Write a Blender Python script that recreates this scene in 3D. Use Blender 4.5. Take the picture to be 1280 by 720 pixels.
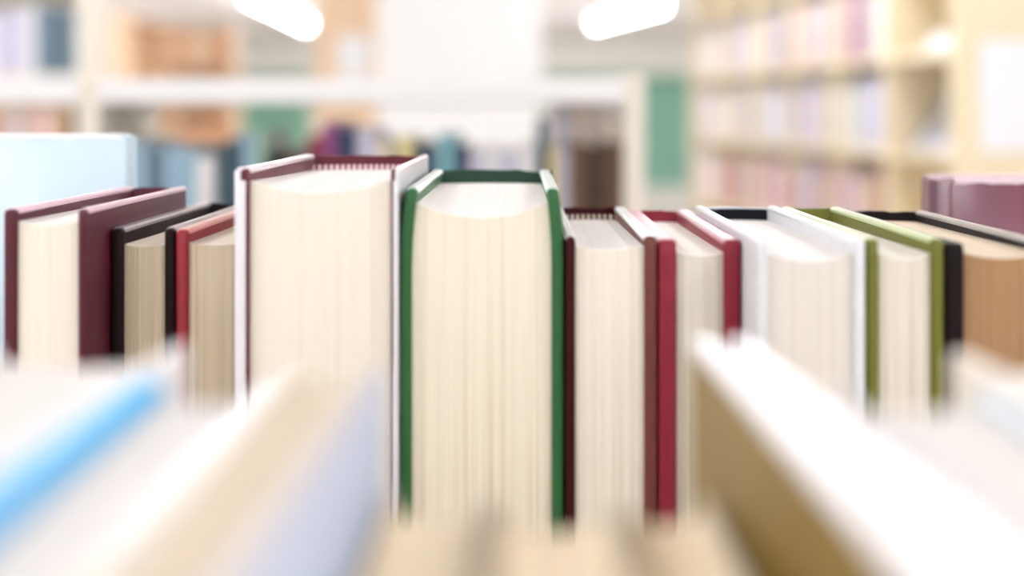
import bpy, bmesh, math, random
from mathutils import Vector, Matrix

for o in list(bpy.data.objects): bpy.data.objects.remove(o)
S = bpy.context.scene
C = S.collection
random.seed(7)

# ---------------------------------------------------------------- camera
E = 1.42                      # eye height (m)
F = 1640.0                    # focal length in pixels of the 1280x720 frame
VX, VY = 650.0, 140.0         # vanishing point of the level view axis
cam = bpy.data.cameras.new('camera'); camo = bpy.data.objects.new('camera', cam); C.objects.link(camo)
camo.location = (0, 0, E); camo.rotation_euler = (math.pi/2, 0, 0)
cam.sensor_width = 36; cam.lens = F/1280*36
cam.shift_x = (640-VX)/1280; cam.shift_y = -(360-VY)/1280
cam.clip_start = .01; cam.clip_end = 100
cam.dof.use_dof = True; cam.dof.focus_distance = .55; cam.dof.aperture_fstop = 3.4
S.camera = camo

# ---------------------------------------------------------------- light
w = bpy.data.worlds.new('world'); S.world = w; w.use_nodes = True
w.node_tree.nodes['Background'].inputs[0].default_value = (.86, .93, 1, 1)
w.node_tree.nodes['Background'].inputs[1].default_value = 1.0
def area(name, loc, rot, sx, sy, power, col):
    l = bpy.data.lights.new(name, 'AREA'); l.shape = 'RECTANGLE'; l.size = sx; l.size_y = sy
    l.energy = power; l.color = col
    o = bpy.data.objects.new(name, l); C.objects.link(o); o.location = loc; o.rotation_euler = rot
    return o
# daylight through the window band in the wall behind the camera; the left light is an added fill
area('daylight_rear', (0, -3.55, 1.65), (math.radians(90), 0, 0), 8.0, 1.3, 125, (.9, .95, 1))
area('fill_left', (-6.95, 6.0, 1.55), (0, math.radians(-90), 0), 1.4, 9.0, 420, (.9, .95, 1))
S.view_settings.view_transform = 'Standard'; S.view_settings.look = 'None'
S.view_settings.gamma = 1; S.view_settings.use_curve_mapping = False
S.view_settings.exposure = -1.17
TUBE = 58.0

# ---------------------------------------------------------------- helpers
def lin(c):
    if isinstance(c, str): c = tuple(int(c[i:i+2], 16) for i in (1, 3, 5))
    return tuple(((v/255)/12.92 if v/255 <= .04045 else ((v/255+.055)/1.055)**2.4) for v in c)
MATS = {}
def mat(name, col, rough=.6, coat=0, var=.06, scale=40, bump=0, stretch=(1, 1, 1), emit=0, metal=0):
    if name in MATS: return MATS[name]
    m = bpy.data.materials.new(name); m.use_nodes = True; n = m.node_tree.nodes; l = m.node_tree.links
    b = n['Principled BSDF']; c = lin(col)
    tc = n.new('ShaderNodeTexCoord'); mp = n.new('ShaderNodeMapping'); mp.inputs['Scale'].default_value = stretch
    nz = n.new('ShaderNodeTexNoise'); nz.inputs['Scale'].default_value = scale; nz.inputs['Detail'].default_value = 4
    rp = n.new('ShaderNodeMix'); rp.data_type = 'RGBA'
    rp.inputs[6].default_value = (*[max(0, v*(1-var)) for v in c], 1)
    rp.inputs[7].default_value = (*[min(1, v*(1+var)) for v in c], 1)
    l.new(tc.outputs['Object'], mp.inputs['Vector']); l.new(mp.outputs[0], nz.inputs['Vector'])
    l.new(nz.outputs['Fac'], rp.inputs[0]); l.new(rp.outputs[2], b.inputs['Base Color'])
    b.inputs['Roughness'].default_value = rough; b.inputs['Coat Weight'].default_value = coat
    b.inputs['Coat Roughness'].default_value = .16; b.inputs['Metallic'].default_value = metal
    if bump:
        bp = n.new('ShaderNodeBump'); bp.inputs['Strength'].default_value = bump; bp.inputs['Distance'].default_value = .0006
        l.new(nz.outputs['Fac'], bp.inputs['Height']); l.new(bp.outputs[0], b.inputs['Normal'])
    if emit:
        b.inputs['Emission Color'].default_value = (*c, 1); b.inputs['Emission Strength'].default_value = emit
    MATS[name] = m; return m
def wood(name, col, var=.12): return mat(name, col, .5, .1, var, 3, 0, (14, 14, 1.2))
def paper(name, col, dark, amount=.5):
    """stacked page edges: fine lines that vary only across the thickness of the block (object X)"""
    if name in MATS: return MATS[name]
    m = bpy.data.materials.new(name); m.use_nodes = True; n = m.node_tree.nodes; l = m.node_tree.links
    b = n['Principled BSDF']; b.inputs['Roughness'].default_value = .85
    tc = n.new('ShaderNodeTexCoord')
    def nz(sc, stretch, det):
        mp = n.new('ShaderNodeMapping'); mp.inputs['Scale'].default_value = stretch
        t = n.new('ShaderNodeTexNoise'); t.inputs['Scale'].default_value = sc; t.inputs['Detail'].default_value = det
        l.new(tc.outputs['Object'], mp.inputs['Vector']); l.new(mp.outputs[0], t.inputs['Vector']); return t
    a = nz(420, (1, .01, .006), 3); d = nz(2600, (1, .01, .002), 2); e = nz(22, (1, 1, .6), 3)
    r1 = n.new('ShaderNodeMapRange'); r1.inputs[1].default_value = .5; r1.inputs[2].default_value = .78
    l.new(a.outputs['Fac'], r1.inputs[0])
    r2 = n.new('ShaderNodeMapRange'); r2.inputs[1].default_value = .45; r2.inputs[2].default_value = .8
    l.new(d.outputs['Fac'], r2.inputs[0])
    ad = n.new('ShaderNodeMath'); ad.operation = 'MAXIMUM'; l.new(r1.outputs[0], ad.inputs[0]); l.new(r2.outputs[0], ad.inputs[1])
    mu = n.new('ShaderNodeMath'); mu.operation = 'MULTIPLY'; l.new(ad.outputs[0], mu.inputs[0]); l.new(e.outputs['Fac'], mu.inputs[1])
    mk = n.new('ShaderNodeMath'); mk.operation = 'MULTIPLY'; mk.inputs[1].default_value = amount*1.6; l.new(mu.outputs[0], mk.inputs[0])
    mx = n.new('ShaderNodeMix'); mx.data_type = 'RGBA'
    mx.inputs[6].default_value = (*lin(col), 1); mx.inputs[7].default_value = (*lin(dark), 1)
    l.new(mk.outputs[0], mx.inputs[0]); l.new(mx.outputs[2], b.inputs['Base Color'])
    bp = n.new('ShaderNodeBump'); bp.inputs['Strength'].default_value = .35; bp.inputs['Distance'].default_value = .0004
    l.new(d.outputs['Fac'], bp.inputs['Height']); l.new(bp.outputs[0], b.inputs['Normal'])
    MATS[name] = m; return m
def stitched(name, c1, c2, pitch):
    """head band: short stitches of two thread colours"""
    if name in MATS: return MATS[name]
    m = bpy.data.materials.new(name); m.use_nodes = True; n = m.node_tree.nodes; l = m.node_tree.links
    b = n['Principled BSDF']; b.inputs['Roughness'].default_value = .7
    tc = n.new('ShaderNodeTexCoord'); sp = n.new('ShaderNodeSeparateXYZ'); l.new(tc.outputs['Object'], sp.inputs[0])
    mo = n.new('ShaderNodeMath'); mo.operation = 'WRAP'; mo.inputs[1].default_value = 1.0; mo.inputs[2].default_value = 0
    sc = n.new('ShaderNodeMath'); sc.operation = 'MULTIPLY'; sc.inputs[1].default_value = 1/pitch
    l.new(sp.outputs[0], sc.inputs[0]); l.new(sc.outputs[0], mo.inputs[0])
    gt = n.new('ShaderNodeMath'); gt.operation = 'GREATER_THAN'; gt.inputs[1].default_value = .55; l.new(mo.outputs[0], gt.inputs[0])
    mx = n.new('ShaderNodeMix'); mx.data_type = 'RGBA'; mx.inputs[6].default_value = (*lin(c1), 1); mx.inputs[7].default_value = (*lin(c2), 1)
    l.new(gt.outputs[0], mx.inputs[0]); l.new(mx.outputs[2], b.inputs['Base Color'])
    MATS[name] = m; return m

def obj(name, bm, m, parent=None, smooth=False):
    me = bpy.data.meshes.new(name); bmesh.ops.recalc_face_normals(bm, faces=bm.faces); bm.to_mesh(me); bm.free()
    for x in (m if isinstance(m, (list, tuple)) else [m]): me.materials.append(x)
    if smooth:
        me.polygons.foreach_set('use_smooth', [True]*len(me.polygons))
        me.set_sharp_from_angle(angle=math.radians(40))
    o = bpy.data.objects.new(name, me); C.objects.link(o); o.parent = parent
    return o
def empty(name, loc, rz=0):
    o = bpy.data.objects.new(name, None); C.objects.link(o); o.location = loc; o.rotation_euler = (0, 0, rz); o.empty_display_size = .05
    return o
def tag(o, label, cat, group=None):
    o['label'] = label; o['category'] = cat
    if group: o['group'] = group
    return o
def struct(o): o['kind'] = 'structure'; return o
def box(bm, x0, x1, y0, y1, z0, z1, bev=0):
    v = [bm.verts.new((x, y, z)) for z in (z0, z1) for x, y in ((x0, y0), (x1, y0), (x1, y1), (x0, y1))]
    fs = [bm.faces.new([v[i] for i in f]) for f in ((3,2,1,0), (4,5,6,7), (0,1,5,4), (1,2,6,5), (2,3,7,6), (3,0,4,7))]
    if bev:
        es = list({e for f in fs for e in f.edges})
        bmesh.ops.bevel(bm, geom=es, offset=bev, segments=2, affect='EDGES', profile=.5)
def bx(x0, x1, y0, y1, z0, z1, bev=0):
    bm = bmesh.new(); box(bm, x0, x1, y0, y1, z0, z1, bev); return bm
def rr(x0, x1, y0, y1, r, k=3):
    pts = []
    for cx, cy, a0 in ((x1-r, y0+r, -90), (x1-r, y1-r, 0), (x0+r, y1-r, 90), (x0+r, y0+r, 180)):
        for i in range(k+1):
            a = math.radians(a0+90*i/k); pts.append((cx+r*math.cos(a), cy+r*math.sin(a)))
    return pts
def loft(bm, rings, cap=True):
    R = [[bm.verts.new(p) for p in r] for r in rings]; n = len(R[0])
    for a, b in zip(R, R[1:]):
        for i in range(n): bm.faces.new((a[i], a[(i+1) % n], b[(i+1) % n], b[i]))
    if cap: bm.faces.new(R[0][::-1]); bm.faces.new(R[-1])
def slab(bm, x0, x1, y0, y1, z0, z1, r, bend=None):
    """upright board with rounded arrises; bend(z) shifts it sideways"""
    bend = bend or (lambda z: 0); r = min(r, (x1-x0)*.48)
    zs = [(z0, 0)] + [(z0+(z1-r-z0)*t, 0) for t in (.5, .8, .88, .92, .95, .975, 1)]
    zs += [(z1-r+r*math.sin(a), r*(1-math.cos(a))) for a in (math.radians(d) for d in (30, 60, 85))]
    rings = []
    for z, ins in zs:
        rings.append([(x+bend(z), y, z) for x, y in rr(x0+ins, x1-ins, y0+ins, y1-ins, max(r-ins, .0001))])
    loft(bm, rings)
def PX(x, Y): return (x-VX)/F*Y
def PZ(y, Y): return E-(y-VY)/F*Y

# ---------------------------------------------------------------- room
M_wall = mat('cream_paint', '#f2eee6', .8, 0, .03, 6)
M_ceil = mat('ceiling_paint', '#f4ece8', .85, 0, .03, 4)
M_floor = mat('floor_vinyl', '#cfcac2', .5, .1, .08, 8)
M_white = mat('white_paint', '#f7f7f7', .6, 0, .02, 6)
M_beam = mat('grey_paint', '#e6e4da', .8, 0, .04, 6)
CE = 2.45; X0, X1, Y0, Y1 = -7.0, 6.0, -3.6, 18.4
struct(obj('floor', bx(X0, X1, Y0, Y1, -.1, 0), M_floor))
struct(obj('ceiling', bx(X0, X1, Y0, Y1, CE, CE+.1), M_ceil))
struct(obj('wall_right', bx(X1, X1+.1, Y0-.1, Y1+.1, -.1, CE+.1), M_wall))
def wall_open(name, axis, base, a0, a1, holes, th=.1):
    """wall with rectangular openings; holes = (a, b, z0, z1)"""
    bm = bmesh.new(); cur = a0
    def b(p, q, z0, z1):
        if q-p < 1e-4: return
        box(bm, *((p, q, base, base+th) if axis == 'x' else (base, base+th, p, q)), z0, z1)
    for h in holes:
        b(cur, h[0], 0, CE); b(h[0], h[1], 0, h[2]); b(h[0], h[1], h[3], CE); cur = h[1]
    b(cur, a1, 0, CE)
    return struct(obj(name, bm, M_wall))
FW = [(-4.02, -2.98, PZ(236, 18.4), PZ(90, 18.4)), (.22, 2.34, PZ(236, 18.4), PZ(90, 18.4))]
wall_open('wall_far', 'x', Y1, X0, X1, FW)
wall_open('wall_rear', 'x', Y0-.1, X0, X1, [(-4.2, 4.2, .95, 2.32)])
wall_open('wall_left', 'y', X0-.1, Y0-.1, Y1+.1, [(1.4, 10.6, .85, 2.3)])
struct(obj('trim_1', bx(X0, X1, 17.9, Y1, PZ(93, 18.0), CE), M_beam))      # deep lintel beam under the far ceiling
struct(obj('trim_2', bx(PX(471, 5), PX(677, 5), 5.0, 5.5, 0, CE, .012), M_white))   # square white column
# windows
M_frame = mat('white_window_frame', '#f2f2ee', .5, 0, .02, 8)
M_glass = bpy.data.materials.new('glass'); M_glass.use_nodes = True
gb = M_glass.node_tree.nodes['Principled BSDF']; gb.inputs['Transmission Weight'].default_value = 1; gb.inputs['Roughness'].default_value = .02; gb.inputs['IOR'].default_value = 1.1
M_blind = mat('green_blind', '#b4e6cd', .75, 0, .14, 5, 0, (1, 1, .3))
def window(name, axis, base, a0, a1, z0, z1, n):
    bm = bmesh.new(); t = .05
    def b(p, q, u, v):
        box(bm, *((p, q, base+.02, base+.08) if axis == 'x' else (base+.02, base+.08, p, q)), u, v)
    b(a0, a1, z0, z0+t); b(a0, a1, z1-t, z1)
    for i in range(n+1):
        c = a0+(a1-a0)*i/n; c = min(max(c, a0+t/2), a1-t/2); b(c-t/2, c+t/2, z0+t, z1-t)
    f = struct(obj(name, bm, M_frame))
    for i in range(n):
        p = a0+(a1-a0)*i/n; q = a0+(a1-a0)*(i+1)/n
        pb = bx(*((p, q, base+.045, base+.05) if axis == 'x' else (base+.045, base+.05, p, q)), z0+t*.5, z1-t*.5)
        obj('pane', pb, M_glass, f)
    return f
window('window_1', 'x', Y1, *FW[0], 2); window('window_2', 'x', Y1, *FW[1], 3)
window('window_3', 'x', Y0-.1, -4.2, 4.2, .95, 2.32, 6)
window('window_4', 'y', X0-.1, 1.4, 10.6, .85, 2.3, 6)
for i, h in enumerate(FW):
    r = empty('roller_blind', ((h[0]+h[1])/2, Y1-.035, h[2]))
    W = (h[1]-h[0])/2+.02; H = h[3]-h[2]
    bm = bmesh.new(); k = 24                                     # cloth with shallow ripples
    P = [[bm.verts.new((-W+2*W*j/k, .008*math.sin(j*1.3), z)) for z in (.03, H*.5, H-.02)] for j in range(k+1)]
    for a, b in zip(P, P[1:]):
        for j in range(2): bm.faces.new((a[j], b[j], b[j+1], a[j+1]))
    bmesh.ops.solidify(bm, geom=bm.faces[:], thickness=.003)
    obj('cloth', bm, M_blind, r, True)
    bm = bmesh.new(); loft(bm, [[(x, .022*math.cos(t*math.pi/6)-.005, H-.005+.022*math.sin(t*math.pi/6)) for t in range(12)] for x in (-W, W)]); obj('roller', bm, M_frame, r, True)
    obj('bottom_bar', bx(-W, W, -.014, .012, .0, .035, .004), M_frame, r)
    tag(r, ['drawn green blind in the narrow far window beside the peach bookcase', 'wide drawn green blind in the far window right of the white column'][i], 'blind')

# ceiling lamps: the first two are the ones in view
M_tube = mat('lamp_tube', '#f6f8ff', .4, 0, 0, 1, emit=TUBE)
M_house = mat('lamp_housing', '#f3f1ec', .5, 0, .02, 9)
def lamp(x, y, rz, label, group=None, h=1.0):
    r = empty('ceiling_lamp', (x, y, CE), rz)
    obj('housing', bx(-.1, .1, -h-.05, h+.05, -.05, 0.002, .008), M_house, r)
    bm = bmesh.new(); n = 12; R = .045
    ys = [(-h, .6), (-h+.015, 1), (h-.015, 1), (h, .6)]
    loft(bm, [[(R*k*math.cos(2*math.pi*i/n), y, -.075+R*k*math.sin(2*math.pi*i/n)) for i in range(n)] for y, k in ys])
    obj('tube', bm, M_tube, r, True)
    for s in (-1, 1): obj('end_cap', bx(-.05, .05, s*(h+.02)-.02, s*(h+.02)+.02, -.13, -.045, .005), M_house, r)
    tag(r, label, 'lamp', group)
lamp(-2.26, 12.3, .03, 'long glowing ceiling lamp above the peach bookcase', h=1.9)
lamp(1.06, 12.7, .19, 'long glowing ceiling lamp between the white column and the long wooden bookcase', h=1.3)
for x, y in ((-1.2, -.5), (1.2, -.5)):
    lamp(x, y, 0, 'added unseen tube lamp on the ceiling near the rows of books', 'added ceiling lamps near the rows of books')  # added out of view to light the page tops and fronts
for x in (-4.6, -1.0, 1.0, 4.6):
    for y in (-2.3, 2.6, 4.8, 7.0, 9.4, 13.0, 16.2):  # unseen rows; the deep outer lamps are added to brighten the far end
        if (abs(x) < 2 and (y > 8 or (y == 4.8 and x < 0))) or (x < 0 and y > 16): continue      # skips ceiling in view, and a lamp that washed out the cabinet
        lamp(x, y, 0, 'unseen lit tube lamp on the ceiling over the reading room', 'unseen ceiling lamps over the reading room')

for x, y in ((-.2, 12.8), (-1.1, 12.8), (-.3, 15.6), (-1.3, 15.6)):
    lamp(x, y, 0, 'added unseen tube lamp on the ceiling behind the white column', 'added fill lamps behind the white column')  # added out of sight to brighten the dark far end

# ---------------------------------------------------------------- bookcase that carries the rows in focus
SZ = E-.262
M_wood = wood('light_wood', '#d9bd96'); M_board = wood('shelf_wood', '#dcc6a4', .08)
bc = empty('low_bookcase', (0, .42, 0))
obj('top_board', bx(-.62, .62, -.36, .38, SZ-.025, SZ, .003), M_board, bc)
for x in (-.6, 0, .6): obj('side_panel', bx(x-.012, x+.012, -.34, .36, 0, SZ-.024), M_wood, bc)
for z in (.08, .44, .8): 
    for a in (-.588, .012): obj('shelf_board', bx(a, a+.576, -.34, .36, z-.02, z), M_board, bc)
obj('middle_panel', bx(-.6, .6, .005, .015, .02, SZ-.024), M_wood, bc)
tag(bc, 'low double-sided wooden bookcase carrying the rows of books in focus', 'bookcase')

# ---------------------------------------------------------------- detailed hardback book
TOPS = {}
def hardback(label, xL, xR, yf, d, ztop, tl, tr, cover, edge, pages, sag=.004, spine=None, band=None, pinch=(0, 0),
             rz=0, group=None, jacket=None, sq=.0028, drop=.0012, wav=.4, lining=None, name='hardback_book', flip=False, base=SZ, tipl=True):
    """xL..xR outer faces, yf = near end. Fore-edge near, spine far (flip=True: the other way round)."""
    W = xR-xL; H = ztop-base
    e = empty(name, ((xL+xR)/2, yf+d/2, base), rz + (math.pi if flip else 0))
    if flip: tl, tr = tr, tl; pinch = (-pinch[1], -pinch[0])
    a, b = -W/2, W/2; y0, y1 = -d/2, d/2
    cl, cr = cover if isinstance(cover, tuple) else (cover, cover)
    def bend(p): return lambda z: p*max(0, min(1, (z-(H-.03))/.03))**2
    for s, (x0, x1), m, p in ((0, (a, a+tl), cl, pinch[0]), (1, (b-tr, b), cr, pinch[1])):
        if jacket:
            t = x1-x0; jt = t*.45
            bi = (x0+jt, x1) if s == 0 else (x0, x1-jt); jo = (x0, x0+jt) if s == 0 else (x1-jt, x1)
            bm = bmesh.new(); slab(bm, *bi, y0, y1, 0, H, .0011, bend(p)); o = obj('cover_board', bm, m, e, True)
            bm = bmesh.new(); slab(bm, *jo, y0-.0008, y1, .0005, H-.0006, .0006, bend(p))
            lip = (x0+.0001, x1-.0009) if s == 0 else (x0+.0009, x1-.0001)
            slab(bm, *lip, y0-.0010, y0+.004, .0005, H-.0042, .0005, bend(p))
            obj('dust_jacket', bm, jacket, o, True)
        else:
            bm = bmesh.new(); slab(bm, x0, x1, y0, y1, 0, H, .0016, bend(p)); o = obj('cover_board', bm, m, e, True)
        if edge:                                                 # film on the top edge, ceiling-light highlight put into its pale colour
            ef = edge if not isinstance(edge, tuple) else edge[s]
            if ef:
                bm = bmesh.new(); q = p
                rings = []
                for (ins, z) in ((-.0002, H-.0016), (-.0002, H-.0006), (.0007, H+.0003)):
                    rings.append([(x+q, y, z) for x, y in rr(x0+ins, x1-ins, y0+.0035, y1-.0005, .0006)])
                loft(bm, rings); obj('film_sheen_edge', bm, ef, o, True)
    # spine: a curved strip closing the far end
    sp = spine or cl; bm = bmesh.new(); n = 14; t = .0022; bul = min(.008, W*.16)
    prof = []
    for k in range(n+1):
        u = -1+2*k/n; prof.append(((a+.0004)+(W-.0008)*(k/n), y1-.0008+bul*(1-u*u)))
    inner = [(x*.985, y-t) for x, y in prof][::-1]
    ring = prof+inner
    def top(x): return H-.0006+wav*(.0007*math.sin(x*310+W*900)+.0005*math.sin(x*730))
    loft(bm, [[(x, y, z) for x, y in ring] for z in (0, H*.5)]+[[(x, y, top(x)) for x, y in ring]])
    so = obj('spine', bm, sp, e, True)
    if lining:
        bm = bmesh.new(); ring = [(x*.97, y-t+.0002) for x, y in prof]+[(x*.965, y-t-.0004) for x, y in prof][::-1]
        loft(bm, [[(x, y, z) for x, y in ring] for z in (.004, H-.0013)]); obj('spine_lining', bm, lining, so, True)
    # page block
    bm = bmesh.new(); nx = 40; ny = 10; nz = 7
    pa, pb = a+tl-.0002, b-tr+.0002; fy = y0+.0026; by = y1-.0012; zt = H-sq
    jit = [random.uniform(-1, 1)*.00022 for _ in range(nx+1)]
    def pt(i, j, k):       # i across, j depth(0 near), k height
        u = -1+2*i/nx; v = j/ny; h = k/nz
        z = .0025+(zt-.0025)*h
        if k == nz: z -= sag*(1-u*u)*(1-v)**1.6
        else: z -= sag*(1-u*u)*(1-v)**1.6*h
        z -= drop*v*h
        y = fy+(by-fy)*v + (bul*.75*(1-u*u)*v if v > .5 else 0) + (jit[i] - .0012*(1-u*u) if j == 0 else 0)
        if j == 0 and k == nz: y += .0004
        return (pa+(pb-pa)*i/nx, y, z)
    vs = {}
    def V(i, j, k):
        if (i, j, k) not in vs: vs[i, j, k] = bm.verts.new(pt(i, j, k))
        return vs[i, j, k]
    tops = {V(i, j, nz) for i in range(nx+1) for j in range(ny+1)}
    for i in range(nx):
        for j in range(ny): bm.faces.new((V(i, j, nz), V(i+1, j, nz), V(i+1, j+1, nz), V(i, j+1, nz)))
        for k in range(nz):
            bm.faces.new((V(i, 0, k), V(i+1, 0, k), V(i+1, 0, k+1), V(i, 0, k+1)))
            bm.faces.new((V(i, ny, k), V(i, ny, k+1), V(i+1, ny, k+1), V(i+1, ny, k)))
    for j in range(ny):
        for k in range(nz):
            for i in (0, nx): bm.faces.new((V(i, j, k), V(i, j+1, k), V(i, j+1, k+1), V(i, j, k+1)))
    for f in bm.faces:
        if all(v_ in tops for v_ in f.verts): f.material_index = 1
    obj('page_block', bm, [pages, TOPS[pages.name]], e, True)
    if band:
        bm = bmesh.new(); rings = []
        for k in range(13):
            u = -1+2*k/12; x = pa+(pb-pa)*k/12; y = by+bul*.75*(1-u*u)-.0012
            rings.append([(x, y+.0014*math.cos(q*math.pi/4), zt-drop+.0006+.0018*math.sin(q*math.pi/4)) for q in range(8)])
        loft(bm, rings); obj('headband', bm, band, e, True)
    return tag(e, label, 'book', group)

def cov(name, col, rough=.5, coat=.12):
    m = mat(name, col, rough, coat, .12, 220, .25); m.node_tree.nodes['Principled BSDF'].inputs['Specular IOR Level'].default_value = .3
    return m
def film(name, col): return mat(name, col, .3, .5, .08, 160, .15)  # tints given for the in-focus row have the highlight painted in
P_cream = paper('cream_pages', '#e9e2d3', '#ab9d85', .32)
P_warm = paper('warm_pages', '#ebe3d0', '#a8946f', .6)
P_grey = paper('greyish_pages', '#e2dccd', '#9a8f7d', .7)
P_old = paper('yellowed_pages', '#cfc0a6', '#8d7d63', .65)
P_tan = paper('browned_pages', '#a07c58', '#6e5138', .6)
P_white = paper('white_pages', '#e0dad1', '#aca295', .45)
P_near = paper('near_pages', '#dcd7cf', '#aca295', .4)
P_beige = paper('beige_pages', '#cfc0a6', '#a08f74', .5)
P_sand = paper('sand_pages', '#ead9ba', '#c3a878', .5)
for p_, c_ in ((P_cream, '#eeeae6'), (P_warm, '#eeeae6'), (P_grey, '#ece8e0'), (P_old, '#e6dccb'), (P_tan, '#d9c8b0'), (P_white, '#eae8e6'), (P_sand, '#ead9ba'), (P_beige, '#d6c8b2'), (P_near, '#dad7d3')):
    TOPS[p_.name] = paper(p_.name+'_trimmed_lit_top', c_, '#cfc5b4', .3)  # smoother trimmed top, whitened to paint in the light from above
K = {}
for n_, c_ in dict(burgundy='#4a1022', dark='#1c0d0d', red='#8e2630', maroon='#340b0f', green='#235a2f', brown='#65322a',
                   crimson='#7e1a2d', white='#d9dade', olive='#64661f', black='#140a0c', darkgreen='#083422', navy='#070912',
                   deepred='#561322').items(): K[n_] = cov(n_+'_cover', c_)
for n_ in ('dark', 'black', 'navy', 'maroon'):
    b_ = K[n_].node_tree.nodes['Principled BSDF']; b_.inputs['Coat Weight'].default_value = 0; b_.inputs['Specular IOR Level'].default_value = .12
M_jack = mat('white_jacket', '#dcdbe0', .3, .5, .05, 60)
def B(label, Y, l0, l1, r0, r1, ytop, d, *a, **k):
    X0, X1 = PX(l0, Y), PX(r1, Y); sc = Y/F
    return hardback(label, X0+.0001, X1-.0001, Y, d, PZ(ytop, Y), (l1-l0)*sc, (r1-r0)*sc, *a, **k)

B('burgundy hardback with glossy side beside the dark brown book', .48, 3, 19, 97, 107, 262, .146, K['burgundy'], film('pink_sheen', '#e3c3d0'), P_cream, .0016, sq=.0044)
B('thin dark brown hardback with greyish edge sheen', .508, 137, 153, 205, 218, 286, .145, K['dark'], film('grey_sheen', '#9a9092'), P_old, .001, K['black'], sq=.0062)
B('thin salmon red hardback beside the tall white-jacketed book', .508, 218.5, 234, 301, 312, 288, .145, K['red'], film('salmon_sheen', '#e79a94'), P_old, .001, K['dark'], sq=.005)
B('tall thick book in a white jacket, red stitched headband at its spine', .48, 293, 310, 489, 498.5, 211, .155, K['deepred'], film('pinkwhite_sheen', '#ecdfe4'), P_cream, .0046,
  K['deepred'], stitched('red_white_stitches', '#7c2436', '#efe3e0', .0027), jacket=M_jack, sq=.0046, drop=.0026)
B('thick green hardback with cream pages beside the tall white-jacketed book', .482, 499, 514, 690, 705.5, 236, .155, K['green'], film('mint_sheen', '#d6e9e3'), P_warm, .006, K['darkgreen'], sq=.0048, drop=.0016, wav=1, pinch=(.0024, -.002))
B('dark maroon hardback with stitched headband and white edge sheen', .48, 707, 719, 806, 822, 296, .15, (K['maroon'], K['brown']), film('white_sheen', '#eef0f2'), P_cream, .0012, K['maroon'],
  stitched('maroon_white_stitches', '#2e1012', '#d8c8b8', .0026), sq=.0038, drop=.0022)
B('crimson hardback with pinkish edge sheen between maroon and white books', .48, 823, 846, 906, 927.5, 301, .15, K['crimson'], film('rose_sheen', '#c98a98'), P_grey, .0012, K['crimson'], sq=.0046)
B('white hardback with dark inner spine beside the olive book', .451, 946, 960, 1068, 1083, 300, .16, K['white'], film('white_sheen2', '#eceef2'), P_white, .0032, K['white'], sq=.0046, lining=K['navy'], drop=.0018)
B('olive green hardback with pale green top edge sheen', .452, 1083.5, 1099, 1166, 1181, 299, .15, K['olive'], film('palegreen_sheen', '#cfdcae'), P_grey, .0022, K['olive'], sq=.0052)
B('black hardback with browned pages beside the olive book', .452, 1181.5, 1206, 1306, 1319, 304, .148, K['black'], (None, film('ash_sheen', '#a6a19c')), P_tan, .002, K['black'], sq=.0036)

# the two books turned face-out behind the row
def faceout(label, xl, xr, ybase, ztop, th, cover, edge, pages, rz, side=-1):
    """side: -1 spine on the left, 1 on the right"""
    W = xr-xl; H = ztop-SZ
    e = empty('hardback_book', ((xl+xr)/2, ybase, SZ), rz)
    for y0 in (0, th-.003):
        bm = bmesh.new(); rings = []
        for y, i in ((y0, .0006), (y0+.0006, 0), (y0+.0024, 0), (y0+.003, .0006)):
            rings.append([(x, y, z) for x, z in rr(-W/2+i, W/2-i, i, H-i, .002)])
        loft(bm, rings); b = obj('cover_board', bm, cover, e, True)
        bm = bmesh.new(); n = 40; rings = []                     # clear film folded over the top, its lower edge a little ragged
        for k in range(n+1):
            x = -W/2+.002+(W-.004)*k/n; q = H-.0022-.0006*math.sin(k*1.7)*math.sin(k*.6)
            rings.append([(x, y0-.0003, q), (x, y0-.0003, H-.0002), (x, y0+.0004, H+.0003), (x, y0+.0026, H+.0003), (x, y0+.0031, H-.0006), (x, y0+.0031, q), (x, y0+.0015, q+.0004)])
        loft(bm, rings); obj('film_sheen_edge', bm, edge, b, True)
    bm = bmesh.new(); rings = []; n = 8
    for z in (0, H*.5, H-.001):
        o = [(side*(W/2-.001+.004*math.cos(math.pi*(k/n-.5))), .0005+(th-.001)*k/n, z) for k in range(n+1)]
        rings.append(o+[(x-side*.002, y, z) for x, y, z in o[::-1]])
    loft(bm, rings); obj('spine', bm, cover, e, True)
    a, c = (-W/2+.001, W/2-.004) if side < 0 else (-W/2+.004, W/2-.001)
    obj('page_block', bx(a, c, .0028, th-.0028, .002, H-.004), pages, e)
    return tag(e, label, 'book')
M_blue = mat('pale_blue_gloss', '#c6dae6', .35, .3, .06, 9)
M_plum = mat('plum_gloss', '#6b2a40', .25, .7, .5, 60, .9, (1, 1, .5))
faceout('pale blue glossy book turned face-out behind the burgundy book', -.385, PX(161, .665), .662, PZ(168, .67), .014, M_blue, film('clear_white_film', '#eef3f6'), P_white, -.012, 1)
faceout('glossy plum red book turned face-out behind the black book', PX(1176, .655)+.004, .40, .652, PZ(224, .652), .048, M_plum, film('plum_film', '#d9c2c9'), P_white, 0.0)

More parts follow.
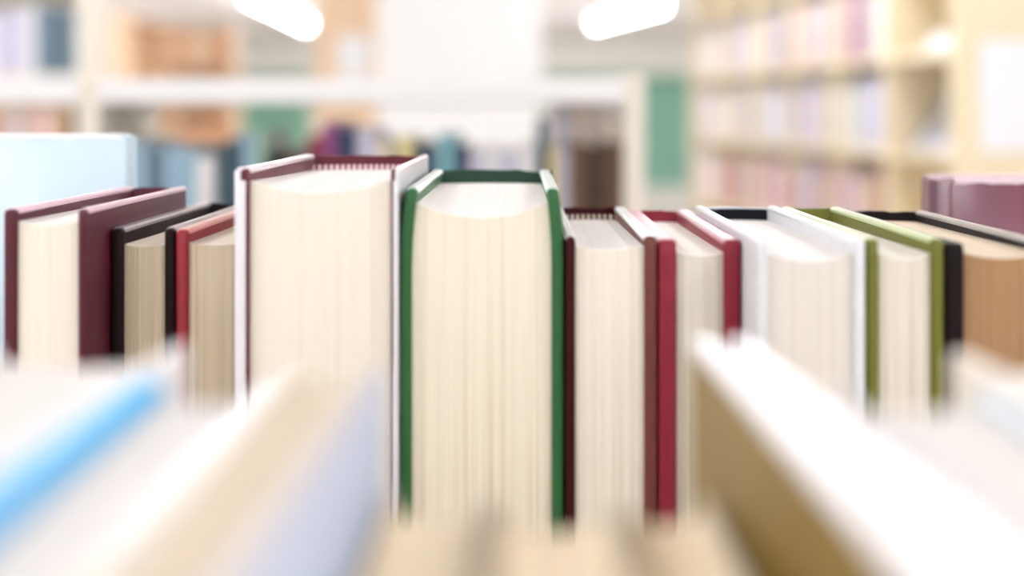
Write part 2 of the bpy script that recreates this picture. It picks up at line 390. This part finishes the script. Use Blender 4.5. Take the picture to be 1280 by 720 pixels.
# ---------------------------------------------------------------- near row, spines toward the aisle
HT = E-.050
K2 = {}
for n_, c_ in dict(cyan='#0a96cc', lilac='#c3d2ee', gold='#7b6226', palewhite='#e9e6e8', sand='#e8d8bc', ice='#c9dbe6', cream='#e9e0cf').items(): K2[n_] = cov('near_'+n_+'_cover', c_)
def N(label, xl, xr, yfar, ztop, tl, tr, cover, edge, pages, rz=0, d=.15, sag=.002):
    return hardback(label, xl, xr, yfar-d, d, ztop, tl, tr, cover, edge, pages, sag, rz=rz, flip=True, name='hardback_book')
Ew = film('white_sheen3', '#f1f1f4'); Ec = mat('cyan_film', '#12a8e2', .9, 0, .08, 160); Ec.node_tree.nodes['Principled BSDF'].inputs['Specular IOR Level'].default_value = .1; Ei = film('ice_film', '#cfe0ea'); Es = film('sand_film', '#e2d2b6')
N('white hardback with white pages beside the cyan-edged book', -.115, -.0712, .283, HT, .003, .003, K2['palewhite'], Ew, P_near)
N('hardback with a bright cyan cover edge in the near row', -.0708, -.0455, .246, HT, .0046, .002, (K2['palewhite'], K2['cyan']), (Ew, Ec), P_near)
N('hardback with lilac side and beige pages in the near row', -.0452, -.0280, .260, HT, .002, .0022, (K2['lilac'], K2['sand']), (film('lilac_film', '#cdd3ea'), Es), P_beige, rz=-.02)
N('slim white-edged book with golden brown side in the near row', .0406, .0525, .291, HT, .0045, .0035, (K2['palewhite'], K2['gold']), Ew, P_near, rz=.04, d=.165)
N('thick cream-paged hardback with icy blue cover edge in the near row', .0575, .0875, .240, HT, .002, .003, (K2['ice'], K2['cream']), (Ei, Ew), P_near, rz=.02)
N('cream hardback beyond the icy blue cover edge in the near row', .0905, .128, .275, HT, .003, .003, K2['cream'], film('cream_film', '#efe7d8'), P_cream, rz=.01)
x = -.0262
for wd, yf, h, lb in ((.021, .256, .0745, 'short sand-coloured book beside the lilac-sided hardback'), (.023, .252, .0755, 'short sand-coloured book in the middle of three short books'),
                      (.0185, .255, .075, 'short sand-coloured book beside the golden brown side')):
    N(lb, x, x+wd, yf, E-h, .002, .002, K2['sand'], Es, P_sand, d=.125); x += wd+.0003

# ---------------------------------------------------------------- far books: one shared mesh with rounded spine and recessed pages
def proto_book():
    bm = bmesh.new(); n = 5
    out = [(-.5+i/n, -.06*(1-(-1+2*i/n)**2)) for i in range(n+1)]           # spine arc faces -y
    ring = out+[(.5, 1), (.38, 1), (.38, .95), (-.38, .95), (-.38, 1), (-.5, 1)]
    def lay(z, f=1): return [(x, y, z) for x, y in ring]
    loft(bm, [lay(0), lay(1)])
    bmesh.ops.recalc_face_normals(bm, faces=bm.faces)
    # pages sit slightly proud between the boards at the top
    box(bm, -.36, .36, .06, .94, .02, 1.004)
    for f in bm.faces[-6:]: f.material_index = 1
    for f in bm.faces:
        c = f.calc_center_median()
        if abs(c.y-.95) < .01 and abs(c.x) < .3: f.material_index = 1
    me = bpy.data.meshes.new('book'); bm.to_mesh(me); bm.free()
    me.materials.append(M_frame); me.materials.append(P_white); return me
PB = proto_book()
BC = {}
PAL = dict(lavender='#cfcbe0', white='#f1f0f0', cream='#efe6cf', pink='#e6c6cb', peach='#eebd92', orange='#e39a5c', grey='#a7a8ac', slate='#6f8596', skyblue='#a9c9dc',
           navy='#2c3a5e', teal='#7fb3bd', black='#22252b', crimson='#9c3a4e', magenta='#a0588f', yellow='#efe0a4', brown='#6f5340', tan='#c9a884', mauve='#b58c9c',
           green='#5fae7c', mint='#a9cdb9', steel='#4d6472', rose='#c25a72', umber='#4a382e')
NM = dict(skyblue='sky blue', steel='steel blue', umber='dark brown')
def far_book(M, x, y, z, w, dp, h, col, label, group, rz=0, lean=0):
    """M = matrix of the case; x,y = spine centre in case space, spine facing -y of the rotated book"""
    if col not in BC: BC[col] = mat('far_book_'+col, PAL[col], .45, .15, .08, 3)
    o = bpy.data.objects.new('book', PB); C.objects.link(o)
    o.matrix_world = M @ Matrix.Translation((x, y, z)) @ Matrix.Rotation(rz, 4, 'Z') @ Matrix.Rotation(lean, 4, 'Y') @ Matrix.Diagonal((w, dp, h, 1))
    o.material_slots[0].link = 'OBJECT'; o.material_slots[0].material = BC[col]
    return tag(o, label, 'book', group)

# ------------------------------------------------ white-topped open bookcase just behind the rows
M_cf = mat('cream_case', '#efe8da', .5, .1, .03, 6)
YR = 1.6; zt = PZ(97, YR); xa, xb = PX(97, YR), PX(780, YR)
r = empty('open_bookcase', (0, YR, 0))
sp = .026; xl = xa-.7
for x_ in (xl, xa, xb): obj('side_panel', bx(x_, x_+sp, 0, .27, 0, zt+(.003 if x_ == xb else 0), .002), M_cf, r)
for p, q in ((xl+sp, xa), (xa+sp, xb)):
    obj('top_board', bx(p, q, -.002, .272, zt-.031, zt-.001, .002), M_white, r)
    for z in (.12, .48, .83, E-.245): obj('shelf_board', bx(p, q, .002, .268, z-.022, z), M_cf, r)
tag(r, 'open cream bookcase with white top board behind the books in focus', 'bookcase')
S1 = [(127, 146, 182, 'grey'), (147, 163, 176, 'slate'), (164, 184, 178, 'skyblue'), (185, 204, 184, 'slate'), (205, 224, 183, 'skyblue'), (225, 244, 186, 'skyblue'), (245, 270, 196, 'white'), (271, 286, 180, 'steel'), (287, 301, 172, 'steel'),
      (302, 318, 168, 'skyblue'), (319, 333, 165, 'mint'), (334, 356, 188, 'black'), (357, 384, 190, 'umber'), (385, 402, 170, 'crimson'), (403, 420, 152, 'magenta'),
      (421, 444, 160, 'navy'), (445, 469, 162, 'lavender'), (470, 488, 176, 'cream'), (489, 495, 190, 'lavender'), (496, 517, 172, 'yellow'), (518, 532, 180, 'navy'), (533, 545, 184, 'slate'), (546, 570, 168, 'teal'),
      (571, 583, 182, 'navy'), (584, 603, 190, 'lavender'), (604, 624, 186, 'white'), (625, 646, 192, 'lavender'), (647, 670, 184, 'white'), (671, 683, 148, 'steel'),
      (684, 696, 184, 'yellow'), (697, 711, 188, 'lavender'), (712, 733, 178, 'brown'), (734, 755, 182, 'umber'), (756, 778, 178, 'brown')]
cnt = {}
I4 = Matrix.Identity(4); zs = E-.245; Yb = YR+.02
# ------------------------------------------------ generic case
def case(name, loc, rz, L, D, H, levels, m, bays, label, th=.025, boardm=None):
    """local x = along the front, y = depth (front at y=0)"""
    r = empty(name, loc, rz)
    for i in range(bays+1):
        x = L*i/bays; obj('side_panel', bx(x-th/2, x+th/2, 0, D, 0, H), m, r)
    for i in range(bays):
        p, q = L*i/bays+th/2-.001, L*(i+1)/bays-th/2+.001
        for z in levels: obj('shelf_board', bx(p, q, .004, D-.012, z-.024, z), boardm or m, r)
        obj('back_panel', bx(p, q, D-.012, D-.002, .02, H-.002), m, r)
    obj('top_board', bx(-th/2-.002, L+th/2+.002, -.002, D+.002, H-.001, H+.024), m, r)
    tag(r, label, 'bookcase'); return r, Matrix.Translation(loc) @ Matrix.Rotation(rz, 4, 'Z')
def row_books(Mx, row, z, dp, where, yo=.03):
    """row of (x, width, colour, set-back, height); the label names the neighbours"""
    labs = []
    for i, (x, wd, c, s_, h) in enumerate(row):
        nm = lambda q: NM.get(q, q); cn = nm(c)
        nb = [nm(row[k][2]) for k in (i-1, i+1) if 0 <= k < len(row)]
        if len(nb) == 2: mid = f'between {nb[0]} and {nb[1]} books' if nb[0] != nb[1] else f'between two {nb[0]} books'
        else: mid = f'at row end beside {nb[0]} book' if nb else 'standing alone'
        labs.append(f'{cn} book {mid}, {where}')
    for (x, wd, c, s_, h), lb in zip(row, labs):
        far_book(Mx, x+wd/2, yo+s_, z, wd-.001, dp, h, c, lb, f'{NM.get(c, c)} books, {where}')
def fill(Mx, x0, x1, z, cols, hr, wr, dp, where, fullness=1, yo=.03):
    x = x0; row = []
    while True:
        wd = random.uniform(*wr)
        if x+wd > x0+(x1-x0)*fullness: break
        row.append((x, wd, random.choice(cols), random.uniform(0, .02), random.uniform(*hr))); x += wd
    row_books(Mx, row, z, dp, where, yo)

S1row = [(PX(a, Yb), PX(b+.9, Yb)-PX(a, Yb), c, 0, PZ(y, Yb)-zs) for a, b, y, c in S1]
row_books(I4, S1row, zs, .17, 'in the open cream bookcase', Yb)

M_yw = wood('yellow_wood', '#f0e0be', .06); M_pw = wood('peach_wood', '#efcfae', .07)
# long bookcase on the right: local x runs from the near end away, its front looks left into the aisle
rz = math.pi/2+.1244
LV = [E+v for v in (-.465, -.135, .196, .527)]
L6 = 3.12
# front must look to -X world: local -y after rotation by rz -> (sin rz, -cos rz) = (+x): so run it from the far end instead
far_pt = Vector((1.345-.124*L6, 4.09+.992*L6, 0))
r, M3 = case('long_bookcase', far_pt, rz-math.pi, L6, .32, 2.12, [.1, .45]+LV, M_yw, 6, 'long yellowish wooden bookcase of pale books with a notice on its end')
names = {0: 'bottom visible', 1: 'lower', 2: 'middle', 3: 'top'}
pal = {0: ['mauve', 'white', 'pink', 'tan', 'rose', 'lavender', 'grey', 'cream'], 1: ['mauve', 'white', 'pink', 'tan', 'rose', 'lavender', 'cream'],
       2: ['lavender', 'white', 'pink', 'cream', 'lavender', 'slate', 'white'], 3: ['pink', 'white', 'cream', 'white', 'lavender', 'mauve', 'grey']}
bw = L6/6
for b_ in range(6):
    for k in range(4):
        z = LV[k]
        if b_ == 5: continue
        if k == 3: continue
        fill(M3, bw*b_+.016, bw*(b_+1)-.016, z, pal[k+1], (.2, .27), (.028, .05), .19, f'{["low","middle","upper"][k]} shelf, {["sixth","fifth","fourth","third","second"][b_]} bay from the notice', random.uniform(.86, 1))

# periodicals tilted on display in the nearest bay of the long bookcase
def magazine(Mx, x, y, z, wd, ht, col, label, rx, rz=0):
    if col not in BC: BC[col] = mat('far_book_'+col, PAL[col], .45, .15, .08, 3)
    bm = bmesh.new(); n = 6; rings = []
    for k in range(n+1):                                        # slightly bowed stapled booklet
        u = k/n; b = .012*math.sin(math.pi*u)
        rings.append([(-wd/2, -.004+b, ht*u), (wd/2, -.004+b, ht*u), (wd/2, .004+b, ht*u), (-wd/2, .004+b, ht*u)])
    loft(bm, rings); o = obj('magazine', bm, [BC[col]])
    o.matrix_world = Mx @ Matrix.Translation((x, y, z)) @ Matrix.Rotation(rz, 4, 'Z') @ Matrix.Rotation(rx, 4, 'X')
    return tag(o, label, 'magazine')
xm = bw*5.5
magazine(M3, xm-.1, .05, LV[1]+.004, .2, .27, 'grey', 'grey magazine leaning back in the nearly empty bay of the long bookcase', -.62)
magazine(M3, xm+.12, .05, LV[1]+.004, .21, .25, 'lavender', 'lavender magazine leaning back in the nearly empty bay of the long bookcase', -.66)
magazine(M3, xm, .05, LV[2]+.004, .3, .1, 'white', 'white leaflet leaning on the upper shelf of the nearly empty bay', -.9)
# notice on the near end panel of the long bookcase
M_paper = mat('notice_paper', '#f6f7fb', .7, 0, .02, 5); M_ink = mat('notice_ink', '#b9bccb', .7, 0, .05, 5)
def notice(Mx, pw, ph, label, lines=True):
    bm = bmesh.new(); n = 4; rings = []
    for k in range(n+1):
        u = k/n; b = -.003*(u > .99)
        rings.append([(-pw/2, b-.0012, ph*u), (pw/2, b-.0012, ph*u), (pw/2, b+.0002, ph*u), (-pw/2, b+.0002, ph*u)])
    loft(bm, rings); o = obj('notice', bm, M_paper); o.matrix_world = Mx
    return tag(o, label, 'notice')
nw = Matrix.Translation((1.345, 4.09, 0)) @ Matrix.Rotation(.1244, 4, 'Z')
notice(nw @ Matrix.Translation((.185, -.0155, PZ(190, 4.09))), .2, (190-50)/F*4.09, 'white paper notice on the end panel of the long bookcase')

# ------------------------------------------------ cases in the background on the left and behind
Y = 4.0
r, M2 = case('tall_bookcase', (PX(101, Y)-.8, Y, 0), 0, .8, .26, 2.1, [.1, .45, .82]+[E+v for v in (-.215, .115, .45)], M_cf, 1, 'tall cream bookcase of greyish and blue books beside the peach panel')
z = E+.115; xr = .8-.016; rw = []
for wd, h, c in ((.045, .2, 'slate'), (.04, .19, 'steel'), (.05, .205, 'slate'), (.032, .215, 'white'), (.05, .19, 'lavender'), (.04, .2, 'lavender'), (.04, .18, 'white'), (.04, .21, 'grey')):
    xr -= wd; rw.insert(0, (xr, wd, c, 0, h))
row_books(M2, rw, z, .18, 'upper shelf of the tall cream bookcase')
z = E-.215; xr = .8-.016; rw = []
for wd, h, c in ((.04, .22, 'brown'), (.05, .235, 'tan'), (.04, .22, 'pink'), (.045, .23, 'tan'), (.035, .22, 'lavender'), (.045, .235, 'tan'), (.045, .225, 'mauve')):
    xr -= wd; rw.insert(0, (xr, wd, c, 0, h))
row_books(M2, rw, z, .18, 'lower shelf of the tall cream bookcase')
# a case standing end-on: its peach end panel faces the view
Y = 8.0
w_ = PX(165, Y)-PX(105, Y)
r, M4 = case('end_on_bookcase', (PX(105, Y)+w_, Y+.02, 0), math.pi/2, .95, w_, 2.0, [.1, .45, .8, 1.15, 1.5], M_pw, 1, 'bookcase standing end-on with a plain peach wood end panel')
# peach case facing the view
Y = 9.2
r, M5 = case('peach_bookcase', (PX(170, Y), Y, 0), 0, PX(286, Y)-PX(170, Y), .3, 2.0, [.1]+[E+v for v in (-.96, -.63, -.3, .03, .33)], M_pw, 1, 'peach wood bookcase filled with orange and peach books', .06)
Lw = PX(286, Y)-PX(170, Y)
for z, nm in ((E-.3, 'lower'), (E+.03, 'middle'), (E+.33, 'upper')):
    fill(M5, .035, Lw*.3, z, ['grey', 'tan', 'pink', 'lavender'], (.2, .26), (.035, .05), .2, f'{nm} shelf of the peach bookcase')
    fill(M5, Lw*.3+.003, Lw-.035, z, ['peach', 'orange', 'peach', 'cream'], (.2, .27), (.035, .06), .2, f'{nm} shelf of the peach bookcase')
# tall wooden cabinet beside the column, with a notice
Y = 5.6
cb = empty('wooden_cabinet', (0, Y, 0)); xa, xb = PX(394, Y), PX(474, Y)
obj('body', bx(xa+.004, xb-.004, .02, .42, .06, 2.1, .003), M_pw, cb)
dr = obj('door', bx(xa, xb, 0, .021, .08, 2.09, .003), M_pw, cb)
obj('handle', bx(xa+.02, xa+.03, -.025, .003, .95, 1.1, .003), mat('steel', '#b9b9b9', .3, 0, .02, 5, metal=1), dr)
obj('plinth', bx(xa+.01, xb-.01, .04, .4, 0, .065), M_pw, cb)
tag(cb, 'tall peach wood cabinet beside the white column', 'cabinet')
notice(Matrix.Translation((PX(443, Y), Y-.0003, PZ(97, Y))), 42/F*Y, 52/F*Y, 'pale paper notice on the door of the tall wooden cabinet')
# low case of grey books
Y = 6.2
Lg = PX(782, Y)-PX(684, Y)
r, M6 = case('low_grey_bookcase', (PX(684, Y), Y, 0), 0, Lg, .26, E+.1, [.1, .45, .82, E-.22], M_cf, 1, 'low cream bookcase of grey books behind the open bookcase')
fill(M6, .016, Lg-.016, E-.22, ['grey', 'grey', 'lavender', 'tan'], (.2, .26), (.025, .04), .19, 'in the low cream bookcase')
